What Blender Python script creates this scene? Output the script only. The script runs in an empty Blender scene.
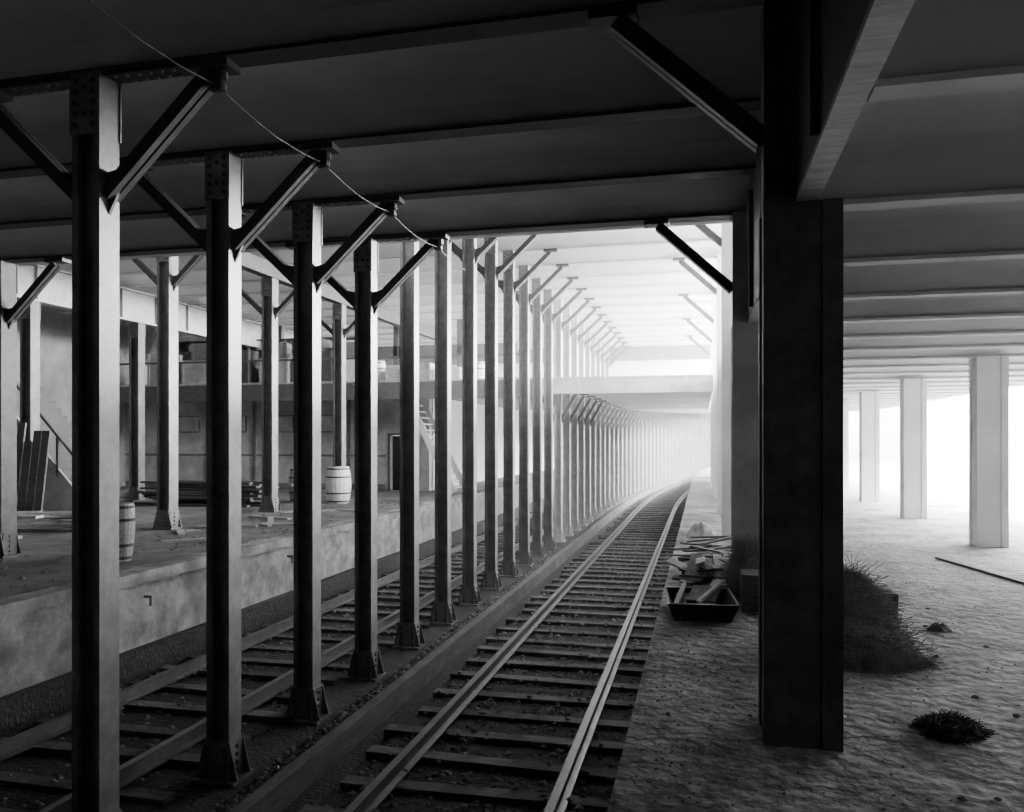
import bpy, math, random
from mathutils import Vector, Matrix, noise
random.seed(7)
ZC=3.0   # camera height above track bed; all z below are relative to camera
FL=-1.65 # platform level
BED=-3.0
def sh(y):
    return 0.0 if y<32 else (y-32)**2/400.0

# ---------------------------------------------------------------- materials
def mat(name,v,rough=0.85,amp=0.25,scale=6,bump=0.15,metal=0.0,stretch=(1,1,1),fine=40,stain=0.0,ss=.55,bd=.03):
    m=bpy.data.materials.new(name); m.use_nodes=True
    nt=m.node_tree; b=nt.nodes['Principled BSDF']
    tc=nt.nodes.new('ShaderNodeTexCoord'); mp=nt.nodes.new('ShaderNodeMapping')
    mp.inputs['Scale'].default_value=stretch
    nt.links.new(tc.outputs['Object'],mp.inputs['Vector'])
    n=nt.nodes.new('ShaderNodeTexNoise'); n.inputs['Scale'].default_value=scale; n.inputs['Detail'].default_value=8; n.inputs['Roughness'].default_value=0.65
    nt.links.new(mp.outputs['Vector'],n.inputs['Vector'])
    r=nt.nodes.new('ShaderNodeValToRGB')
    lo=v*(1-amp); hi=min(1,v*(1+amp))
    r.color_ramp.elements[0].position=0.3; r.color_ramp.elements[0].color=(lo,lo,lo,1)
    r.color_ramp.elements[1].position=0.7; r.color_ramp.elements[1].color=(hi,hi,hi,1)
    nt.links.new(n.outputs['Fac'],r.inputs['Fac'])
    col=r.outputs['Color']
    if stain>0:
        n3=nt.nodes.new('ShaderNodeTexNoise'); n3.inputs['Scale'].default_value=ss; n3.inputs['Detail'].default_value=10; n3.inputs['Roughness'].default_value=.7
        nt.links.new(tc.outputs['Object'],n3.inputs['Vector'])
        r3=nt.nodes.new('ShaderNodeValToRGB'); r3.color_ramp.elements[0].position=.42; r3.color_ramp.elements[1].position=.58
        r3.color_ramp.elements[0].color=(1-stain,)*3+(1,); r3.color_ramp.elements[1].color=(1,1,1,1)
        nt.links.new(n3.outputs['Fac'],r3.inputs['Fac'])
        mx=nt.nodes.new('ShaderNodeMixRGB'); mx.blend_type='MULTIPLY'; mx.inputs[0].default_value=1
        nt.links.new(col,mx.inputs[1]); nt.links.new(r3.outputs['Color'],mx.inputs[2]); col=mx.outputs[0]
    nt.links.new(col,b.inputs['Base Color'])
    b.inputs['Roughness'].default_value=rough; b.inputs['Metallic'].default_value=metal
    n2=nt.nodes.new('ShaderNodeTexNoise'); n2.inputs['Scale'].default_value=fine; n2.inputs['Detail'].default_value=6
    nt.links.new(mp.outputs['Vector'],n2.inputs['Vector'])
    bp=nt.nodes.new('ShaderNodeBump'); bp.inputs['Strength'].default_value=bump; bp.inputs['Distance'].default_value=bd
    nt.links.new(n2.outputs['Fac'],bp.inputs['Height']); nt.links.new(bp.outputs['Normal'],b.inputs['Normal'])
    return m
M_steel=mat('painted_steel',0.14,0.42,0.2,5,0.05,stain=.3,ss=2.5)
M_psteel=mat('pale_and_hazed_steel',0.36,0.5,0.14,2,0.03,stain=.15,ss=2)  # one pale tone for girders and for the haze on far columns
M_dsteel=mat('dark_steel',0.03,0.5,0.3,5,0.05)
M_bigcol=mat('shaded_column_steel',0.045,0.65,0.35,9,0.1,stain=.4,ss=3)  # backlit shade of the nearest columns put into the base colour
M_beam=mat('beam_paint',0.035,0.6,0.3,2,0.03)
M_nceil=mat('shaded_ceiling_plaster',0.46,0.9,0.14,1.2,0.06,stretch=(.35,1,1),stain=.12,ss=.5)  # darker copy of the ceiling plaster: shade of the near bays in its colour
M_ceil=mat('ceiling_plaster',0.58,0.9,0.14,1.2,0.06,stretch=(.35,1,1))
M_white=mat('whitewashed_plaster',0.8,0.9,0.06,1.5,0.03)
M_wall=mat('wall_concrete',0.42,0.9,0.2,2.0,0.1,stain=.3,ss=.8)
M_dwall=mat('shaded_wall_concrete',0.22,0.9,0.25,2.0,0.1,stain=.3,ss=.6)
M_pcon=mat('platform_wall_concrete',0.24,0.9,0.4,3,0.25,stain=.55,ss=1.6)
M_floor=mat('dusty_concrete_floor',0.235,0.95,0.5,11,0.8,fine=9,stain=.65,ss=1.6,bd=.06)
M_lfloor=mat('dusty_timber_floor',0.14,0.95,0.4,2.5,0.5,fine=18,stain=.5)
M_bal=mat('ballast',0.018,0.95,0.6,9,1.0,fine=22)
M_tie=mat('tie_wood',0.09,0.85,0.6,5,0.4,stretch=(.8,4,4),stain=.6,ss=1.5)
M_rail=mat('rail_steel',0.08,0.42,0.3,8,0.05,metal=0.3)
M_guard=mat('weathered_guard_timber',0.075,0.85,0.5,4,0.4,stretch=(4,.6,4),stain=.4)
M_wood=mat('raw_lumber',0.32,0.8,0.35,5,0.2,stretch=(1,6,6))
M_dwood=mat('dark_lumber',0.07,0.85,0.4,5,0.2,stretch=(1,4,6))
M_lwood=mat('pale_barrel_wood',0.6,0.8,0.25,6,0.2,stretch=(6,6,1))
M_straw=mat('straw_fibre',0.24,0.9,0.5,8,0.0)
M_rub=mat('rubble_stone',0.12,0.95,0.5,7,0.5)
M_black=mat('black_iron',0.012,0.6,0.3,8,0.05)
M_hole=mat('dark_interior',0.01,0.95,0.2,3,0)

# ---------------------------------------------------------------- mesh builder
class MB:
    def __init__(s): s.v=[]; s.f=[]; s.m=[]
    def add(s,vs,fs,mi=0):
        o=len(s.v); s.v+= [tuple(p) for p in vs]; s.f+=[tuple(i+o for i in f) for f in fs]; s.m+=[mi]*len(fs)
    def box(s,x0,x1,y0,y1,z0,z1,mi=0,rot=None,piv=None):
        vs=[Vector((x,y,z)) for z in (z0,z1) for y in (y0,y1) for x in (x0,x1)]
        if rot is not None:
            c=Vector(piv) if piv is not None else Vector(((x0+x1)/2,(y0+y1)/2,(z0+z1)/2))
            vs=[rot@(v-c)+c for v in vs]
        s.add(vs,[(0,2,3,1),(4,5,7,6),(0,1,5,4),(2,6,7,3),(0,4,6,2),(1,3,7,5)],mi)
    def strut(s,a,b,w,h,mi=0,up=Vector((0,1,0))):
        a=Vector(a);b=Vector(b);d=(b-a).normalized(); p=up.cross(d).normalized(); q=d.cross(p).normalized()
        vs=[e+p*(i*h/2)+q*(j*w/2) for e in (a,b) for j in (-1,1) for i in (-1,1)]
        s.add(vs,[(0,2,3,1),(4,5,7,6),(0,1,5,4),(2,6,7,3),(0,4,6,2),(1,3,7,5)],mi)
    def revolve(s,prof,n=16,c=(0,0,0),mi=0,ax='z'):
        vs=[]
        for r,z in prof:
            for i in range(n):
                a=2*math.pi*i/n
                p=(r*math.cos(a),r*math.sin(a),z)
                if ax=='x': p=(p[2],p[0],p[1])
                if ax=='y': p=(p[0],p[2],p[1])
                vs.append((c[0]+p[0],c[1]+p[1],c[2]+p[2]))
        fs=[]
        for k in range(len(prof)-1):
            for i in range(n):
                j=(i+1)%n
                fs.append((k*n+i,k*n+j,(k+1)*n+j,(k+1)*n+i))
        fs.append(tuple(range(n-1,-1,-1))); fs.append(tuple((len(prof)-1)*n+i for i in range(n)))
        s.add(vs,fs,mi)
    def loft(s,prof,ys,zf=None,mi=0,close=True):
        n=len(prof); vs=[]
        for y in ys:
            for x,z in prof:
                vs.append((x+sh(y),y,z+(zf(y) if zf else 0)))
        fs=[]
        for k in range(len(ys)-1):
            for i in range(n if close else n-1):
                j=(i+1)%n
                fs.append((k*n+i,k*n+j,(k+1)*n+j,(k+1)*n+i))
        if close:
            fs.append(tuple(range(n-1,-1,-1))); fs.append(tuple((len(ys)-1)*n+i for i in range(n)))
        s.add(vs,fs,mi)
    def mesh(s,name,mats,smooth=False):
        me=bpy.data.meshes.new(name); me.from_pydata(s.v,[],s.f)
        for m in mats: me.materials.append(m)
        me.polygons.foreach_set('material_index',s.m)
        me.update()
        import bmesh
        bm=bmesh.new(); bm.from_mesh(me); bmesh.ops.recalc_face_normals(bm,faces=bm.faces); bm.to_mesh(me); bm.free()
        if smooth: me.polygons.foreach_set('use_smooth',[True]*len(me.polygons))
        return me
def put(me,name,loc=(0,0,0),rz=0,parent=None):
    o=bpy.data.objects.new(name,me); bpy.context.scene.collection.objects.link(o)
    o.location=(loc[0],loc[1],loc[2]+ZC); o.rotation_euler=(0,0,rz)
    return o
def mk(mb,name,mats,loc=(0,0,0),rz=0,smooth=False,bevel=0):
    if not isinstance(mats,(list,tuple)): mats=[mats]
    o=put(mb.mesh(name,mats,smooth),name,loc,rz)
    if bevel:
        b=o.modifiers.new('bevel','BEVEL'); b.width=bevel; b.segments=2; b.limit_method='ANGLE'
    return o
def R(deg,ax): return Matrix.Rotation(math.radians(deg),3,ax)
YS=[-5]+list(range(0,31,5))+[32.5+2.5*i for i in range(25)]  # to 92.5
YEND=YS[-1]

# ---------------------------------------------------------------- ground, platforms, walls
m=MB(); m.loft([(-7.4,BED-.3),(.2,BED-.3),(.2,BED),(-7.4,BED)],YS)
for xc in (-1.82,-5.45):
    m.loft([(xc-1.3,BED-.02),(xc+1.3,BED-.02),(xc+1.15,BED+.055),(xc-1.15,BED+.055)],YS)
mk(m,'floor',M_bal)
m=MB(); m.loft([(-.33,BED),(12,BED),(12,FL),(-.41,FL),(-.41,FL-.16),(-.33,FL-.16)],YS); mk(m,'floor_platform',M_floor)
m=MB(); m.loft([(-20,BED),(-6.9,BED),(-6.9,FL-.14),(-6.8,FL-.14),(-6.8,FL),(-20,FL)],YS)
m.loft([(-6.9,BED),(-6.78,BED),(-6.78,BED+.4),(-6.9,BED+.4)],YS,mi=1)  # near-black footing: shadow along the wall foot put into its colour
mk(m,'floor_far_platform',[M_pcon,M_bal])
m=MB(); m.box(-20,-7.1,-5,24.4,FL,FL+.01); mk(m,'floor_planking',M_lfloor)
m=MB(); m.loft([(12,BED),(12.4,BED),(12.4,4),(12,4)],YS); mk(m,'wall_right',M_white)
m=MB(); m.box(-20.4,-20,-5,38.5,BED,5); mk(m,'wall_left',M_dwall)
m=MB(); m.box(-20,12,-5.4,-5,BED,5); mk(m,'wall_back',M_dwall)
m=MB(); m.box(-9,26,YEND,YEND+.3,BED,4); mk(m,'wall_front',M_white)
m=MB(); Yw=24.6
m.box(-20,-9.95,Yw,Yw+.25,FL,1.44); m.box(-9.95,-9.25,Yw,Yw+.25,.15,1.44); m.box(-9.25,-8.6,Yw,Yw+.25,FL,1.44)
m.box(-20,-10.1,Yw-.05,Yw,-.55,-.48,1); m.box(-20,-10.1,Yw-.04,Yw,FL,FL+.2,1)
for x in (-18.5,-16.7,-14.9,-13.1,-11.4): 
    m.box(x-.05,x+.05,Yw-.04,Yw,FL,1.44,1)
for x in (-17.6,-15.8,-14.0,-12.2): 
    m.box(x-.6,x+.6,Yw-.05,Yw,.25,.85,2)
    m.box(x-.55,x+.55,Yw-.07,Yw-.05,.3,.8,0)
mk(m,'wall_cross',[M_wall,M_steel,M_pcon])
m=MB()
m.box(-10.02,-9.95,Yw-.03,Yw-.001,FL,.22); m.box(-9.25,-9.18,Yw-.03,Yw-.001,FL,.22); m.box(-9.95,-9.25,Yw-.03,Yw-.001,.15,.22)
m.box(-9.94,-9.26,Yw+.2,Yw+.24,FL,.14,1)
mk(m,'door_1',[M_dwood,M_hole])
ys2=[y for y in YS if y>=25]
m=MB(); m.loft([(-8.9,FL),(-8.6,FL),(-8.6,1.42),(-8.9,1.42)],ys2); mk(m,'wall_tunnel',M_white)

# ---------------------------------------------------------------- track
def rails(xc):
    for x in (xc-.72,xc+.72):
        m=MB()
        p=[(-.065,0),(.065,0),(.065,.012),(.012,.025),(.012,.1),(.035,.108),(.035,.14),(-.035,.14),(-.035,.108),(-.012,.1),(-.012,.025),(-.065,.012)]
        m.loft([(x+a,BED+.12+b) for a,b in p],YS); mk(m,'steel_rail',M_rail)
def ties(xc):
    m=MB(); y=-1.0
    while y<YEND-1:
        j=random.uniform(-.08,.08); h=random.uniform(-.03,.0)
        m.box(xc-1.2+j+sh(y),xc+1.2+j+sh(y),y-.08,y+.08,BED-.05,BED+.12+h,0,R(random.uniform(-1.8,1.8),'Z'))
        y+=.62+random.uniform(-.04,.04)
    mk(m,'railroad_ties',M_tie)
for xc in (-1.82,-5.45): rails(xc); ties(xc)
def stringer(x,w,z1,name,mt):
    m=MB(); m.loft([(x-w/2,BED-.01),(x+w/2,BED-.01),(x+w/2,z1),(x-w/2,z1)],YS); mk(m,name,mt)
stringer(-3.36,.12,BED+.24,'timber_guard',M_guard)
m=MB(); m.loft([(-4.35,BED-.05),(-3.8,BED-.05),(-3.8,BED+.04),(-4.35,BED+.04)],YS); mk(m,'column_footing',M_bal)
def rocks(name,mt,spots,smooth=False):
    m=MB()
    for (x,y,z,r) in spots:
        n=6
        base=[(0,0,-.5),(0,0,.9)]
        ring=[]
        for k,zz in enumerate((-.2,.45)):
            for i in range(n):
                a=2*math.pi*i/n+random.uniform(-.3,.3); rr=(1 if k==0 else .7)*random.uniform(.65,1.2)
                ring.append((rr*math.cos(a),rr*math.sin(a),zz))
        vv=base+ring
        ff=[]
        for i in range(n):
            j=(i+1)%n
            ff+=[(0,2+j,2+i),(2+i,2+j,8+j,8+i),(1,8+i,8+j)]
        m.add([(x+p[0]*r,y+p[1]*r,z+p[2]*r*.7) for p in vv],ff)
    mk(m,name,mt)
sp=[]
for i in range(9000):
    y=3+30*random.random()**1.4; x=random.choice([random.uniform(-2.95,-.6),random.uniform(-2.95,-.6),random.uniform(-3.75,-3.5),random.uniform(-6.6,-4.4)])
    sp.append((x+sh(y),y,BED+random.choice([.06,.06,.06,.125]),random.uniform(.012,.045)))
rocks('ballast_litter',M_rub,sp)

# ---------------------------------------------------------------- steel columns
def steel_col(zb,zt,bracket=True,lb=True,rb=True,a=.11,b=.095,bl=.86,foot=True,ins=False):
    m=MB(); t=.016
    m.box(-a,-a+t,-b,b,zb,zt); m.box(a-t,a,-b,b,zb,zt)
    m.box(-a+t,a-t,-.01,.01,zb,zt)
    for sx in (-1,1):
        for sy in (-1,1):
            x0=sx*(a-.045); xa,xb=min(x0,sx*(a-t)),max(x0,sx*(a-t))
            ya,yb=(b-.016,b) if sy>0 else (-b,-b+.016)
            m.box(xa,xb,ya,yb,zb,zt)
    m.box(-a-.01,a+.01,-b-.012,-b,zt-.42,zt); m.box(-a-.01,a+.01,b,b+.012,zt-.42,zt)
    for i in range(5):
        for x in (-.07,.07):
            m.revolve([(.016,-b-.026),(.02,-b-.012)],6,(x,0,zt-.06-i*.075),1,'y')
    for i in range(2):
        m.revolve([(.016,-b-.026),(.02,-b-.012)],6,(0,0,zt-.1-i*.18),1,'y')
    if foot:
        m.box(-.2,.2,-.17,.17,zb,zb+.03)
        for sy in (-1,1):
            y0=sy*b; y1=sy*(b+.014)
            prof=[(-.2,zb+.03),(.2,zb+.03),(.12,zb+.36),(-.12,zb+.36)]
            vs=[(x,y0,z) for x,z in prof]+[(x,y1,z) for x,z in prof]
            m.add(vs,[(0,1,2,3),(7,6,5,4),(0,4,5,1),(1,5,6,2),(2,6,7,3),(3,7,4,0)])
        for sx in (-1,1):
            x0=sx*a; x1=sx*(a+.014)
            prof=[(-.16,zb+.03),(.16,zb+.03),(.1,zb+.34),(-.1,zb+.34)]
            vs=[(x0,y,z) for y,z in prof]+[(x1,y,z) for y,z in prof]
            m.add(vs,[(0,1,2,3),(7,6,5,4),(0,4,5,1),(1,5,6,2),(2,6,7,3),(3,7,4,0)])
        for i in range(4):
            for x in (-.08,.08): m.revolve([(.016,-b-.028),(.02,-b-.014)],6,(x,0,zb+.08+i*.07),1,'y')
            m.revolve([(.02,a+.014),(.014,a+.03)],6,(0,0,zb+.08+i*.07),1,'x')
    for s,on in ((-1,lb),(1,rb)):
        if not (bracket and on): continue
        p0=(s*a,0,zt-.82); p1=(s*(a+bl-.06),0,zt-.07)
        m.strut((p0[0],-.035,p0[2]),(p1[0],-.035,p1[2]),.05,.09,1)
        m.strut((p0[0],.035,p0[2]),(p1[0],.035,p1[2]),.05,.09,1)
        g=[(s*a,zt-.95),(s*a,zt-.66),(s*(a+.17),zt-.62),(s*(a+.08),zt-.8)]
        vs=[(x,-.012,z) for x,z in g]+[(x,.012,z) for x,z in g]
        m.add(vs,[(0,1,2,3),(7,6,5,4),(0,4,5,1),(1,5,6,2),(2,6,7,3),(3,7,4,0)],1)
        xa,xb=sorted((s*(a+bl-.2),s*(a+bl+.1))); m.box(xa,xb,-.08,.08,zt-.05,zt-.002,1)
        if ins and s>0:
            m.revolve([(.02,-.13),(.055,-.12),(.055,-.08),(.03,-.07),(.065,-.055),(.065,.0)],10,(s*(a+bl-.02),0,zt-.06),1)
        if ins:
            xa,xb=sorted((s*(a+.02),s*(a+bl-.22))); m.box(xa,xb,-.07,.07,zt-.022,zt-.002,1)
            for q in range(6):
                m.revolve([(.012,-.034),(.018,-.022)],6,(s*(a+.08+q*.09),-.04,zt),0)
                m.revolve([(.012,-.034),(.018,-.022)],6,(s*(a+.08+q*.09),.04,zt),0)
    return m
X1=-4.08; P0=4.72; SP=1.524; ZL=2.5; ZH=4.1; ZR=1.28
def zroof(y): return 1.45 if y<38 else 1.45+(y-38)*.023
me_low=steel_col(BED+.04,ZL,ins=True).mesh('steel_column',[M_steel,M_dsteel])
me_high=steel_col(BED+.04,ZH).mesh('steel_column',[M_steel,M_dsteel])
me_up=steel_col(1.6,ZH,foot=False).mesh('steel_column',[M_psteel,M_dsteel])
n=0
while True:
    y=P0+SP*(n-1); n+=1
    if y>90: break
    if y<9.5: put(me_low,'steel_column',(X1,y,0))
    elif y<22: put(me_high,'steel_column',(X1,y,0))
    else:
        zt=zroof(y)-.01
        mm=steel_col(BED+.04,zt,bl=.5,foot=(y<40)).mesh('steel_column',[M_psteel,M_psteel if y>30 else M_dsteel])  # far columns paler: distance haze put into the colour
        put(mm,'steel_column',(X1+sh(y),y,0))
        if y<36: put(me_up,'steel_column',(X1,y,0))
for y in (5.6,9.3,12.9,16.5,20.1):
    zt=ZL if y<9.4 else 3.68
    mm=steel_col(FL+.01,zt,a=.13,b=.13).mesh('steel_column',[M_steel if y!=9.3 else M_bigcol,M_dsteel]); put(mm,'steel_column',(-9.6,y,0))
for y in (15.4,19.0):
    mm=steel_col(FL+.01,3.2,a=.15,b=.13,bracket=False).mesh('steel_column',[M_steel,M_dsteel]); put(mm,'steel_column',(-15.1,y,0))
m=MB(); m.box(-9.72,-9.48,9.6,37.9,3.70,3.73); m.box(-9.62,-9.58,9.6,37.9,3.73,4.07); mk(m,'ceiling_girder',M_beam)
m=MB(); m.box(-15.25,-14.95,9.6,37.9,3.21,3.26); m.box(-15.13,-15.07,9.6,37.9,3.26,4.06); m.box(-15.25,-14.95,9.6,37.9,4.03,4.07)
for i in range(20): m.box(-15.07,-14.98,9.9+i*1.4,9.93+i*1.4,3.26,4.03)
mk(m,'ceiling_girder',M_psteel)

def box_col(zb,zt,full=False,br=None,wide=.38,dp=.38):
    m=MB(); w=wide/2;d=dp/2
    zf=br if (full and br) else zt
    m.box(-w,w,-d,d,zb,zf)
    for sx in (-1,1):
        for sy in (-1,1):
            xa,xb=sorted((sx*(w-.09),sx*(w+.012))); ya,yb=sorted((sy*(d-.09),sy*(d+.012)))
            m.box(xa,xb,ya,yb,zb,zf)
    if br:
        zt2=br
        if not full:
            m.box(-w,-w+.15,-d,d,zt,zt2)
            m.box(-w-.01,-w+.155,-d-.01,-d,zt,zt2)
        p0=(-w,0,zt2-.82); p1=(-w-.82,0,zt2-.06)
        m.strut((p0[0],-.04,p0[2]),(p1[0],-.04,p1[2]),.06,.1,1); m.strut((p0[0],.04,p0[2]),(p1[0],.04,p1[2]),.06,.1,1)
        m.box(-w-.98,-w-.7,-.09,.09,zt2-.05,zt2-.002,1)
    return m
XR=.525
for k in range(-1,19):
    y=P0+4.572*k
    if y>88: break
    if y<9.4: mm=box_col(FL,ZR,br=ZL)
    elif y<35: mm=box_col(FL,ZR,br=ZH,full=True)
    else: mm=box_col(FL,ZR)
    put(mm.mesh('platform_column',[M_bigcol if y<6 else (M_psteel if y<10 else M_ceil),M_dsteel]),'platform_column',(XR+sh(y),y,0))  # row paler with distance: backlight and haze put into the colours
for k in range(2,7):
    y=P0+4.572*k
    mm=box_col(FL,ZR,wide=.42,dp=.36)
    put(mm.mesh('platform_column',[M_ceil,M_dsteel]),'platform_column',(4.35+sh(y),y,0))
m=MB()
m.box(.49,.53,-5,9.5,ZR+.03,ZL+.3); m.box(.49,.605,-5,9.5,ZR+.002,ZR+.03,1)
for i in range(10): m.box(.45,.49,-4+i*1.524,-3.97+i*1.524,ZR+.03,ZL-.04)
mk(m,'platform_girder',[M_dsteel,M_wood])
ysr=[9.5]+[y for y in YS if 10<=y<=38]
m=MB(); m.loft([(.74,ZR+.002),(.79,ZR+.002),(.79,ZR+.5),(.74,ZR+.5)],ysr); mk(m,'platform_girder',M_ceil)

# ---------------------------------------------------------------- ceilings
def ceiling(name,x0,x1,y0,nb,z,mc,mbm,curve=False,rise=.15,fw=.09,bname='ceiling_beam',last=True):
    m=MB(); K=8
    ys=[y0+SP*i for i in range(nb)]
    for i in range(nb-1):
        ya,yb=ys[i],ys[i+1]
        vs=[];
        for k in range(K+1):
            t=k/K; y=ya+.03+(yb-ya-.06)*t; zz=z+.035+rise*(1-(2*t-1)**4)
            vs+=[(x0+sh(y) if curve else x0,y,zz),(x1+sh(y) if curve else x1,y,zz)]
        m.add(vs,[(2*k,2*k+1,2*k+3,2*k+2) for k in range(K)])
    top=z+rise+.06
    if curve: m.loft([(x0,top),(x1,top),(x1,top+.2),(x0,top+.2)],ys)
    else: m.box(x0,x1,ys[0],ys[-1],top,top+.2)
    mk(m,name,mc)
    for y in (ys if last else ys[:-1]):
        s=sh(y) if curve else 0
        b=MB(); b.box(x0+s,x1+s,y-fw,y+fw,z,z+.028); b.box(x0+s,x1+s,y-.02,y+.02,z+.028,top)
        mk(b,bname,mbm)
ceiling('ceiling',-20,.48,P0-6*SP,10,ZL,M_nceil,M_beam)
ceiling('ceiling_upper',-20,.9,P0+3*SP+.15,18,ZH,M_white,M_ceil,rise=.2)
ceiling('ceiling_platform',.61,7.6,P0-6*SP,10,ZR,M_nceil,M_nceil,rise=.2,fw=.07,last=False)
ceiling('ceiling_platform',.8,7.6,P0+3*SP,20,ZR,M_ceil,M_ceil,curve=True,rise=.2,fw=.07)
m=MB(); m.box(-20,.9,9.42,9.55,ZL,ZH+.5); mk(m,'wall_upper_near',M_ceil)
m=MB(); m.box(-20,.9,35.4,35.7,3.5,ZH); mk(m,'ceiling_girder',M_steel)
m=MB(); m.box(-20,.9,38,38.3,1.62,ZH+.5); mk(m,'wall_upper_far',M_white)
m=MB(); m.box(-20,7.6,35.7,38.3,ZH+.5,ZH+.7); mk(m,'ceiling_far',M_white)
m=MB(); m.box(-19.99,.3,22.42,38.0,1.46,1.6); mk(m,'mezzanine_deck',M_ceil)
m=MB(); m.box(-20,.3,22.2,22.42,1.3,1.34,0); m.box(-20,.3,22.22,22.26,1.34,1.72,0); m.box(-20,.3,22.2,22.42,1.72,1.77,0)
mk(m,'mezzanine_girder',M_psteel)
m=MB(); m.box(-20,-4.4,22.1,22.19,1.2,1.7); mk(m,'mezzanine_fascia',M_dwood)
yst=[38,39]+[y for y in YS if y>39]
m=MB(); m.loft([(-8.6,0),(.4,0),(.4,.2),(-8.6,.2)],yst,zf=lambda y:zroof(y)); mk(m,'ceiling_tunnel',M_white)

# ---------------------------------------------------------------- wires
def wire(name,pts,r,mt):
    c=bpy.data.curves.new(name,'CURVE'); c.dimensions='3D'; c.bevel_depth=r; c.bevel_resolution=1
    s=c.splines.new('POLY'); s.points.add(len(pts)-1)
    for i,p in enumerate(pts): s.points[i].co=(p[0],p[1],p[2],1)
    c.materials.append(mt)
    o=bpy.data.objects.new(name,c); bpy.context.scene.collection.objects.link(o); o.location=(0,0,ZC)
for x in (-3.13,):
    pts=[]
    for i in range(-1,4):
        ya=P0+SP*i
        for t in (0,.25,.5,.75):
            pts.append((x,ya+SP*t,2.35-.06*math.sin(math.pi*t)))
    wire('overhead_wire',pts,.004,M_black)

# ---------------------------------------------------------------- clutter
def barrel(name,x,y,h,r,mt,z=FL+.01,tap=0):
    m=MB(); N=20
    rad=lambda t: r*(.82+.18*math.sin(math.pi*t))*(1+tap*t)
    prof=[(rad(t),h*t) for t in [i/10 for i in range(11)]]
    m.revolve(prof,N,(0,0,0))
    for t in (.06,.28,.72,.94):
        rr=rad(t)+.006
        m.revolve([(rr-.004,h*t-.02),(rr,h*t-.02),(rr,h*t+.02),(rr-.004,h*t+.02)],N,(0,0,0),1)
    m.revolve([(rad(1)*.9,h+.001),(rad(1)*.9,h+.004)],N,(0,0,0),1)
    return mk(m,name,[mt,M_dsteel],(x,y,z))
barrel('wooden_barrel',-9.2,19.2,.95,.33,M_lwood)
barrel('wooden_barrel',-10.4,19.4,.9,.3,M_wood)
barrel('nail_keg',-7.68,9.35,.78,.15,M_wood,tap=.3)

random.seed(3)
m=MB()
for i in range(26):
    cx=-11.9+random.uniform(-.8,.6); cy=10.8+random.uniform(-1.8,1.6); L=random.uniform(1.2,2.8); z=FL+.012+.055*(i//4)
    m.box(cx-L/2,cx+L/2,cy-.1,cy+.1,z,z+.045,0,R(random.uniform(-35,35),'Z'))
mk(m,'lumber_pile',M_wood)
m=MB()
for i in range(30):
    cx=-12+random.uniform(-.5,.3); cy=17.9+random.uniform(-.5,.5); L=random.uniform(2,3.6); z=FL+.012+.06*(i//3)
    m.box(cx-L/2,cx+L/2,cy-.08,cy+.08,z,z+.05,0,R(random.uniform(-12,12),'Z'))
mk(m,'lumber_pile',M_dwood)
m=MB()
for i in range(14):
    cx=-8.4+random.uniform(-.5,.6); cy=15+random.uniform(-3.6,3.0); L=random.uniform(.5,1.3)
    m.box(cx-L/2,cx+L/2,cy-.06,cy+.06,FL+.012,FL+.05,0,R(random.uniform(-60,60),'Z'))
mk(m,'scattered_boards',M_wood)
m=MB()
for i in range(5):
    x=-13.5+i*.2; m.box(x,x+.17,13.0,13.04,FL+.01,FL+1.9+random.uniform(-.3,.3),0,R(-8,'X'),(x,13.0,FL))
mk(m,'leaning_boards',M_dwood)
# staircase (left)
m=MB(); ys0,ys1=15.9,17.6; N=16; xt=-17.0; xb=-14.1; zt=1.4
for i in range(N):
    x1=xb-(xb-xt)*i/N; x0=xb-(xb-xt)*(i+1)/N; z=FL+(zt-FL)*(i+1)/N
    m.box(x0,x1+.02,ys0+.06,ys1,z-.05,z,1)
    m.box(x1-.03,x1,ys0+.06,ys1,FL+.01 if i==0 else z-.2,z-.05,1)
vs=[(xb,ys0,FL+.01),(xt,ys0,FL+.01),(xt,ys0,zt),(xt+.1,ys0,zt+.1),(xb+.15,ys0,FL+.1)]
vs=vs+[(x,y+.06,z) for x,y,z in vs]; k=5
m.add(vs,[(0,1,2,3,4),(9,8,7,6,5)]+[(i,(i+1)%k,k+(i+1)%k,k+i) for i in range(k)],0)
m.strut((xb,ys0+.03,FL+1.0),(xt,ys0+.03,zt+.95),.06,.06,1)
for i in range(5):
    t=i/4; x=xb+(xt-xb)*t; z=FL+(zt-FL)*t; m.box(x-.03,x+.03,ys0,ys0+.06,z,z+.98,1)
m.box(-19.9,-17.0,ys0,ys1,zt-.12,zt,1)
mk(m,'staircase',[M_wall,M_dwood])
m=MB()
for i in range(14):
    z=FL+(1.3-FL)*(i+1)/15; xx=-7.35-.1*i
    m.box(xx-.12,xx,23.0,24.2,z-.04,z,0)
m.strut((-7.25,22.97,FL+.08),(-8.75,22.97,1.3),.05,.2,1); m.strut((-7.25,24.23,FL+.08),(-8.75,24.23,1.3),.05,.2,1)
mk(m,'staircase',[M_ceil,M_ceil])
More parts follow.
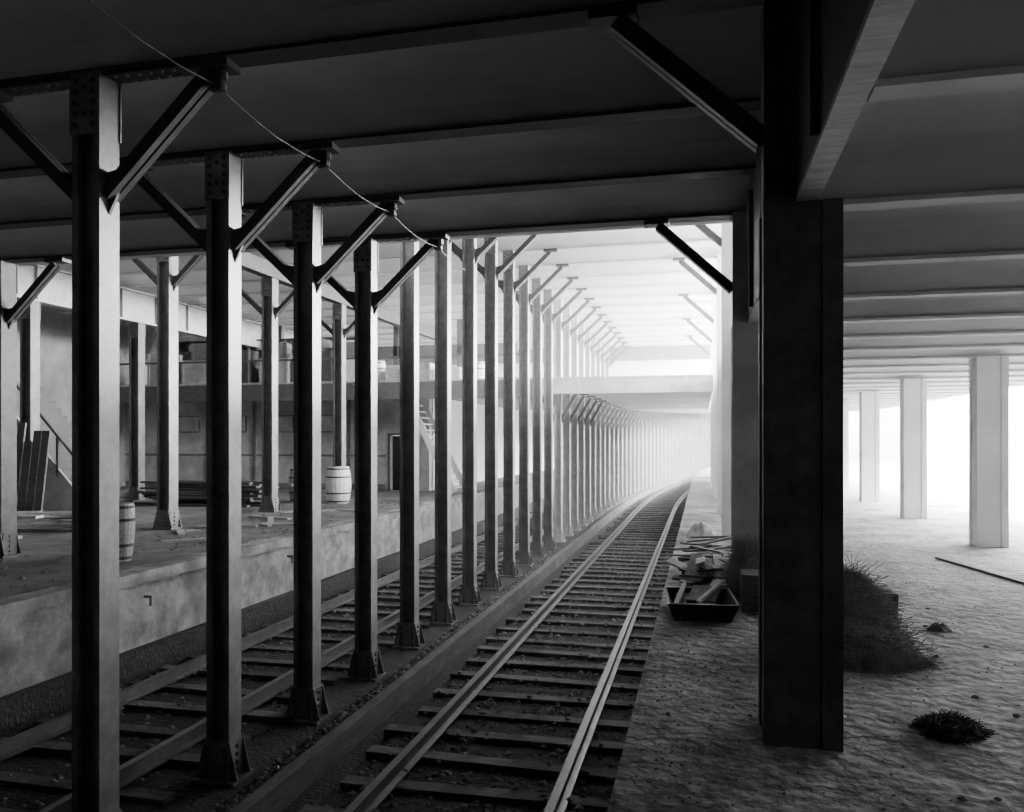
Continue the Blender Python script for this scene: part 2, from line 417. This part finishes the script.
# mezzanine clutter
random.seed(11)
def crate(x,y,w,d,h,z,mt=M_wood,rz=0,name='wooden_crate'):
    m=MB(); m.box(-w/2+.015,w/2-.015,-d/2+.015,d/2-.015,.005,h-.005)
    n=max(2,int(h/.16))
    for i in range(n):
        z0=h*i/n+.008; z1=h*(i+1)/n-.008
        m.box(-w/2,w/2,-d/2,-d/2+.015,z0,z1); m.box(-w/2,w/2,d/2-.015,d/2,z0,z1)
        m.box(-w/2,-w/2+.015,-d/2,d/2,z0,z1); m.box(w/2-.015,w/2,-d/2,d/2,z0,z1)
    for sx in (-1,1):
        xa,xb=sorted((sx*w/2,sx*(w/2-.08))); m.box(xa,xb,-d/2-.015,-d/2,0,h)
    mk(m,name,mt,(x,y,z),rz)
CM=[M_wood,M_lwood,M_dwood,M_wood,M_dwood,M_wall,M_wood,M_lwood,M_wood]
for i,(x,w,h) in enumerate(((-9.2,.6,.55),(-10.6,.9,.95),(-11.8,1.0,1.2),(-13.3,1.0,1.0),(-14.6,.8,1.3),(-16.0,1.3,1.0),(-17.5,.9,1.25),(-7.4,.6,.6),(-8.3,.5,.75))):
    crate(x,23.4,w,.6,h,1.61,CM[i])
for x,w,h in ((-10.7,.6,.5),(-13.3,.7,.5),(-16.0,.7,.55)):
    crate(x,23.4,w,.5,h,1.62+{-10.7:.95,-13.3:1.0,-16.0:1.0}[x],M_dwood,.2)
barrel('wooden_barrel',-6.6,23.4,.75,.26,M_lwood,1.61)
barrel('wooden_barrel',-12.55,23.4,.95,.2,M_dwood,1.61)
barrel('wooden_barrel',-9.83,23.4,.85,.22,M_lwood,1.61)
m=MB()
for i in range(32):
    m.box(-14+random.uniform(-1,1),-9.5+random.uniform(-1,1),24.0+(i%4)*.22,24.18+(i%4)*.22,1.61+.1*(i//4),1.69+.1*(i//4))
mk(m,'lumber_stack',M_wood)
m=MB()
for x in [-19.5+2.4*i for i in range(7)]:
    m.box(x-.04,x+.04,22.5,22.58,1.6,2.5)
m.box(-19.6,-5,22.5,22.58,2.45,2.51)
mk(m,'mezzanine_railing',M_dwood)
m=MB()
for x in (-18.2,-16.8,-15.4,-14.0,-12.6,-11.2): m.box(x-.04,x+.04,25.0,25.6,1.61,3.5)
for z in (2.1,2.6,3.1,3.46): m.box(-18.2,-11.2,25.0,25.6,z,z+.04)
for i in range(40):
    x=random.uniform(-18,-11.6); z=random.choice([1.61,2.14,2.64,3.14]); w=random.uniform(.15,.5); h=random.uniform(.12,.4); m.box(x,x+w,25.05,25.5,z,z+min(h,.44 if z<3.1 else .3),random.choice([0,1,2]))
mk(m,'storage_shelves',[M_dwood,M_wood,M_wall])
m=MB()
for i in range(6):
    x=-19.4+i*2.3
    m.box(x,x+.12,26,26.12,1.61,ZH); m.box(x+2.1,x+2.25,26,26.12,1.61,ZH)
m.box(-19.4,-6,26,26.1,2.9,3.25); m.box(-19.4,-6,26.0,26.1,1.61,2.1)
mk(m,'timber_partition',M_dwood)

# iron mortar tray, boards at the platform edge
def tray(m,w0,w1,d0,d1,h,t=.02,mi=0):
    o=[(-w0,-d0,0),(w0,-d0,0),(w0,d0,0),(-w0,d0,0),(-w1,-d1,h),(w1,-d1,h),(w1,d1,h),(-w1,d1,h)]
    i=[(-w1+t,-d1+t,h),(w1-t,-d1+t,h),(w1-t,d1-t,h),(-w1+t,d1-t,h),(-w0+t,-d0+t,t),(w0-t,-d0+t,t),(w0-t,d0-t,t),(-w0+t,d0-t,t)]
    f=[(3,2,1,0),(0,1,5,4),(1,2,6,5),(2,3,7,6),(3,0,4,7),(4,5,9,8),(5,6,10,9),(6,7,11,10),(7,4,8,11),(8,9,13,12),(9,10,14,13),(10,11,15,14),(11,8,12,15),(12,13,14,15)]
    m.add(o+i,f,mi)
m=MB(); tray(m,.25,.32,.34,.42,.17)
m.box(-.17,.02,-.12,.3,.05,.11,1,R(12,'Z')@R(8,'X')); m.box(-.08,.18,-.05,.36,.12,.17,1,R(-14,'Z')@R(10,'X'))
m.box(-.2,-.16,-.3,.38,.16,.19,2,R(-10,'Z')@R(6,'X')); m.box(.1,.13,-.25,.5,.18,.21,2,R(-24,'Z')@R(7,'X'))
m.box(.0,.16,-.3,-.05,.06,.12,1,R(20,'Z'))
mk(m,'mortar_tray',[M_black,M_rub,M_wood],(-.02,7.8,FL+.002),.08)
random.seed(15)
m=MB()
for i in range(20):   # loose heap: boards at all angles, tilted
    L=random.uniform(.3,.7); yy=random.uniform(-.05,.9); xx=random.uniform(-.1,.12)
    h=.06+.24*random.random()*(1-abs(yy-.4))
    m.box(xx-L/2,xx+L/2,yy-.05,yy+.05,h-.012,h+.012,random.choice([0,1,1]),R(random.uniform(20,150),'Z')@R(random.uniform(-16,16),'Y')@R(random.uniform(-25,25),'X'))
for i in range(6):
    x=-.25+.08*i
    m.strut((x,-.3,.04+.02*i),(x+random.uniform(.05,.3),.75,.26+random.uniform(-.05,.1)),.09,.022,random.choice([0,1]),up=Vector((1,0,0)))
mk(m,'board_scraps',[M_wood,M_guard],(.02,8.7,FL+.02),.1)
mk(mound('',0,0,.3,.5,.16,M_rub,2) if False else MB(),'x',M_rub) if False else None
m=MB()
for i in range(22):
    x0=random.uniform(-.2,.2); y0=random.uniform(-1.2,1.2); L=random.uniform(.3,.7)
    m.box(x0-L/2,x0+L/2,y0-.05,y0+.05,.004+.012*i,.025+.012*i,0,R(random.uniform(-60,60),'Z')@R(random.uniform(-10,10),'Y'))
mk(m,'scrap_lumber',M_guard,(.02,11.0,FL))
crate(.52,8.15,.3,.4,.36,FL+.002,M_dwood)
crate(1.42,7.85,.5,.5,.3,FL+.002,M_dwood)
def straw(name,x,y,rx,ry,h,N,mt,r=.0025,L=(.12,.4)):
    c=bpy.data.curves.new(name,'CURVE'); c.dimensions='3D'; c.bevel_depth=r; c.bevel_resolution=0
    for i in range(N):
        a=random.uniform(0,2*math.pi); q=random.random()**.6
        lump=1+.25*math.sin(3*a+1)+.15*math.sin(7*a)
        px=rx*q*lump*math.cos(a); py=ry*q*lump*math.sin(a); top=h*(1-q*q)
        pz=random.uniform(0,1)**.5*top+.005
        d=Vector((random.gauss(0,1),random.gauss(0,1),random.gauss(0,.5))).normalized(); l=random.uniform(*L)
        e=Vector((random.gauss(0,1),random.gauss(0,1),random.gauss(0,.5))).normalized()
        s=c.splines.new('POLY'); s.points.add(4)
        for k in range(5):
            t=k/4-.5
            p=Vector((px,py,pz))+d*l*t+e*l*1.6*(t*t)
            s.points[k].co=(p.x,p.y,max(.003,p.z),1)
    c.materials.append(mt)
    o=bpy.data.objects.new(name,c); bpy.context.scene.collection.objects.link(o); o.location=(x,y,FL+ZC)
def mound(name,x,y,rx,ry,h,mt,seed=0):
    m=MB(); A=24;B=8; vs=[(0,0,h)]
    for b in range(1,B+1):
        for a in range(A):
            q=b/B; t=2*math.pi*a/A
            n=noise.noise(Vector((math.cos(t)*2+seed,math.sin(t)*2,q*3)))
            rr=q*(1+.25*n); vs.append((rx*rr*math.cos(t),ry*rr*math.sin(t),max(0,h*(1-q**2)*(1+.5*n))))
    fs=[(0,1+a,1+(a+1)%A) for a in range(A)]
    for b in range(B-1):
        for a in range(A):
            fs.append((1+b*A+a,1+(b+1)*A+a,1+(b+1)*A+(a+1)%A,1+b*A+(a+1)%A))
    m.add(vs,fs); return m
straw('straw_heap',1.14,6.95,.34,.4,.6,10000,M_straw,.0019,(.08,.28))
straw('straw_heap',1.22,6.4,.3,.24,.2,3500,M_straw,.0019,(.08,.22))
straw('straw_heap',.5,8.65,.28,.3,.66,6000,M_straw,.0019,(.08,.26))
mk(mound('',0,0,.16,.14,.07,M_rub,3),'dirt_clump',M_black,(1.36,4.95,FL),smooth=True)
straw('dirt_clump_fibres',1.36,4.95,.17,.14,.1,1500,M_black,.002,(.02,.08))
mk(mound('',0,0,.1,.08,.06,M_rub,5),'dirt_clump',M_rub,(2.0,7.6,FL),smooth=True)
m=MB(); m.box(-.03,.03,-1.3,1.3,0.002,.03,0,R(12,'Z')); m.box(.0,.45,-1.35,-1.28,0.002,.03,0)
mk(m,'loose_batten',M_dwood,(3.45,10.9,FL))
crate(5.7,14.6,.3,.3,.5,FL+.002,M_dwood)
sp=[]
random.seed(21)
for i in range(1500):
    y=3.2+random.random()**1.5*12; x=random.uniform(-.35,.2) if random.random()<.3 else random.uniform(.3,5)
    sp.append((x,y,FL+.002,random.uniform(.003,.011)))
for i in range(25):
    sp.append((random.uniform(-.3,2.6),random.uniform(3.5,9),FL+.005,random.uniform(.015,.028)))
rocks('floor_rubble',M_rub,sp)
sp=[(random.uniform(-9.4,-7.0),random.uniform(4,20),FL+.014,random.uniform(.01,.05)) for i in range(300)]
rocks('floor_rubble',M_rub,sp)
mk(mound('',0,0,.25,1.4,.14,M_rub,8),'dirt_heap',M_rub,(.0,14.5,FL),smooth=True)
for y in (8.8,12.4):
    m=MB(); m.box(0,.09,-.012,.012,0,.03); m.box(.08,.1,-.012,.012,-.1,.03); mk(m,'iron_hook',M_black,(-6.885,y,-2.0))

# ---------------------------------------------------------------- added haze
m=MB(); m.box(-6.7,30,16,92,BED+.01,4.0)  # scatter box added for the pale glow at the far end
hz=bpy.data.materials.new('haze_scatter'); hz.use_nodes=True; nt=hz.node_tree
nt.nodes.remove(nt.nodes['Principled BSDF'])
vs_=nt.nodes.new('ShaderNodeVolumeScatter'); vs_.inputs['Density'].default_value=.013; vs_.inputs['Anisotropy'].default_value=.2
nt.links.new(vs_.outputs[0],nt.nodes['Material Output'].inputs['Volume'])
mk(m,'glow_haze',hz)

# ---------------------------------------------------------------- light
def area(name,loc,rot,sx,sy,p):
    l=bpy.data.lights.new(name,'AREA'); l.shape='RECTANGLE'; l.size=sx; l.size_y=sy; l.energy=p
    o=bpy.data.objects.new(name,l); bpy.context.scene.collection.objects.link(o)
    o.location=(loc[0],loc[1],loc[2]+ZC); o.rotation_euler=[math.radians(a) for a in rot]
area('skylight_platform',(9.9,38,4.6),(0,-10,0),3.6,38,120000)
area('wall_fill',(9.2,38,3.6),(0,50,0),2.5,44,130000)  # added lamp aimed at the right wall to burn it out to white
area('tunnel_fill',(7.0,66,4.6),(0,-35,-15),4,44,38000)  # added lamp to brighten the far tunnel and its columns
area('skylight_clerestory',(1.6,27,2.9),(0,90,0),2.2,21,4000)
w=bpy.data.worlds.new('sky'); bpy.context.scene.world=w; w.use_nodes=True
bg=w.node_tree.nodes['Background']; bg.inputs[0].default_value=(1,1,1,1); bg.inputs[1].default_value=2.5

# ---------------------------------------------------------------- camera
c=bpy.data.cameras.new('camera'); co=bpy.data.objects.new('camera',c); bpy.context.scene.collection.objects.link(co)
c.sensor_width=36; c.lens=800/1024*36; c.shift_y=34/1024; c.clip_end=300
co.location=(0,0,ZC); co.rotation_euler=(math.radians(90),0,math.radians(13.36))
bpy.context.scene.camera=co
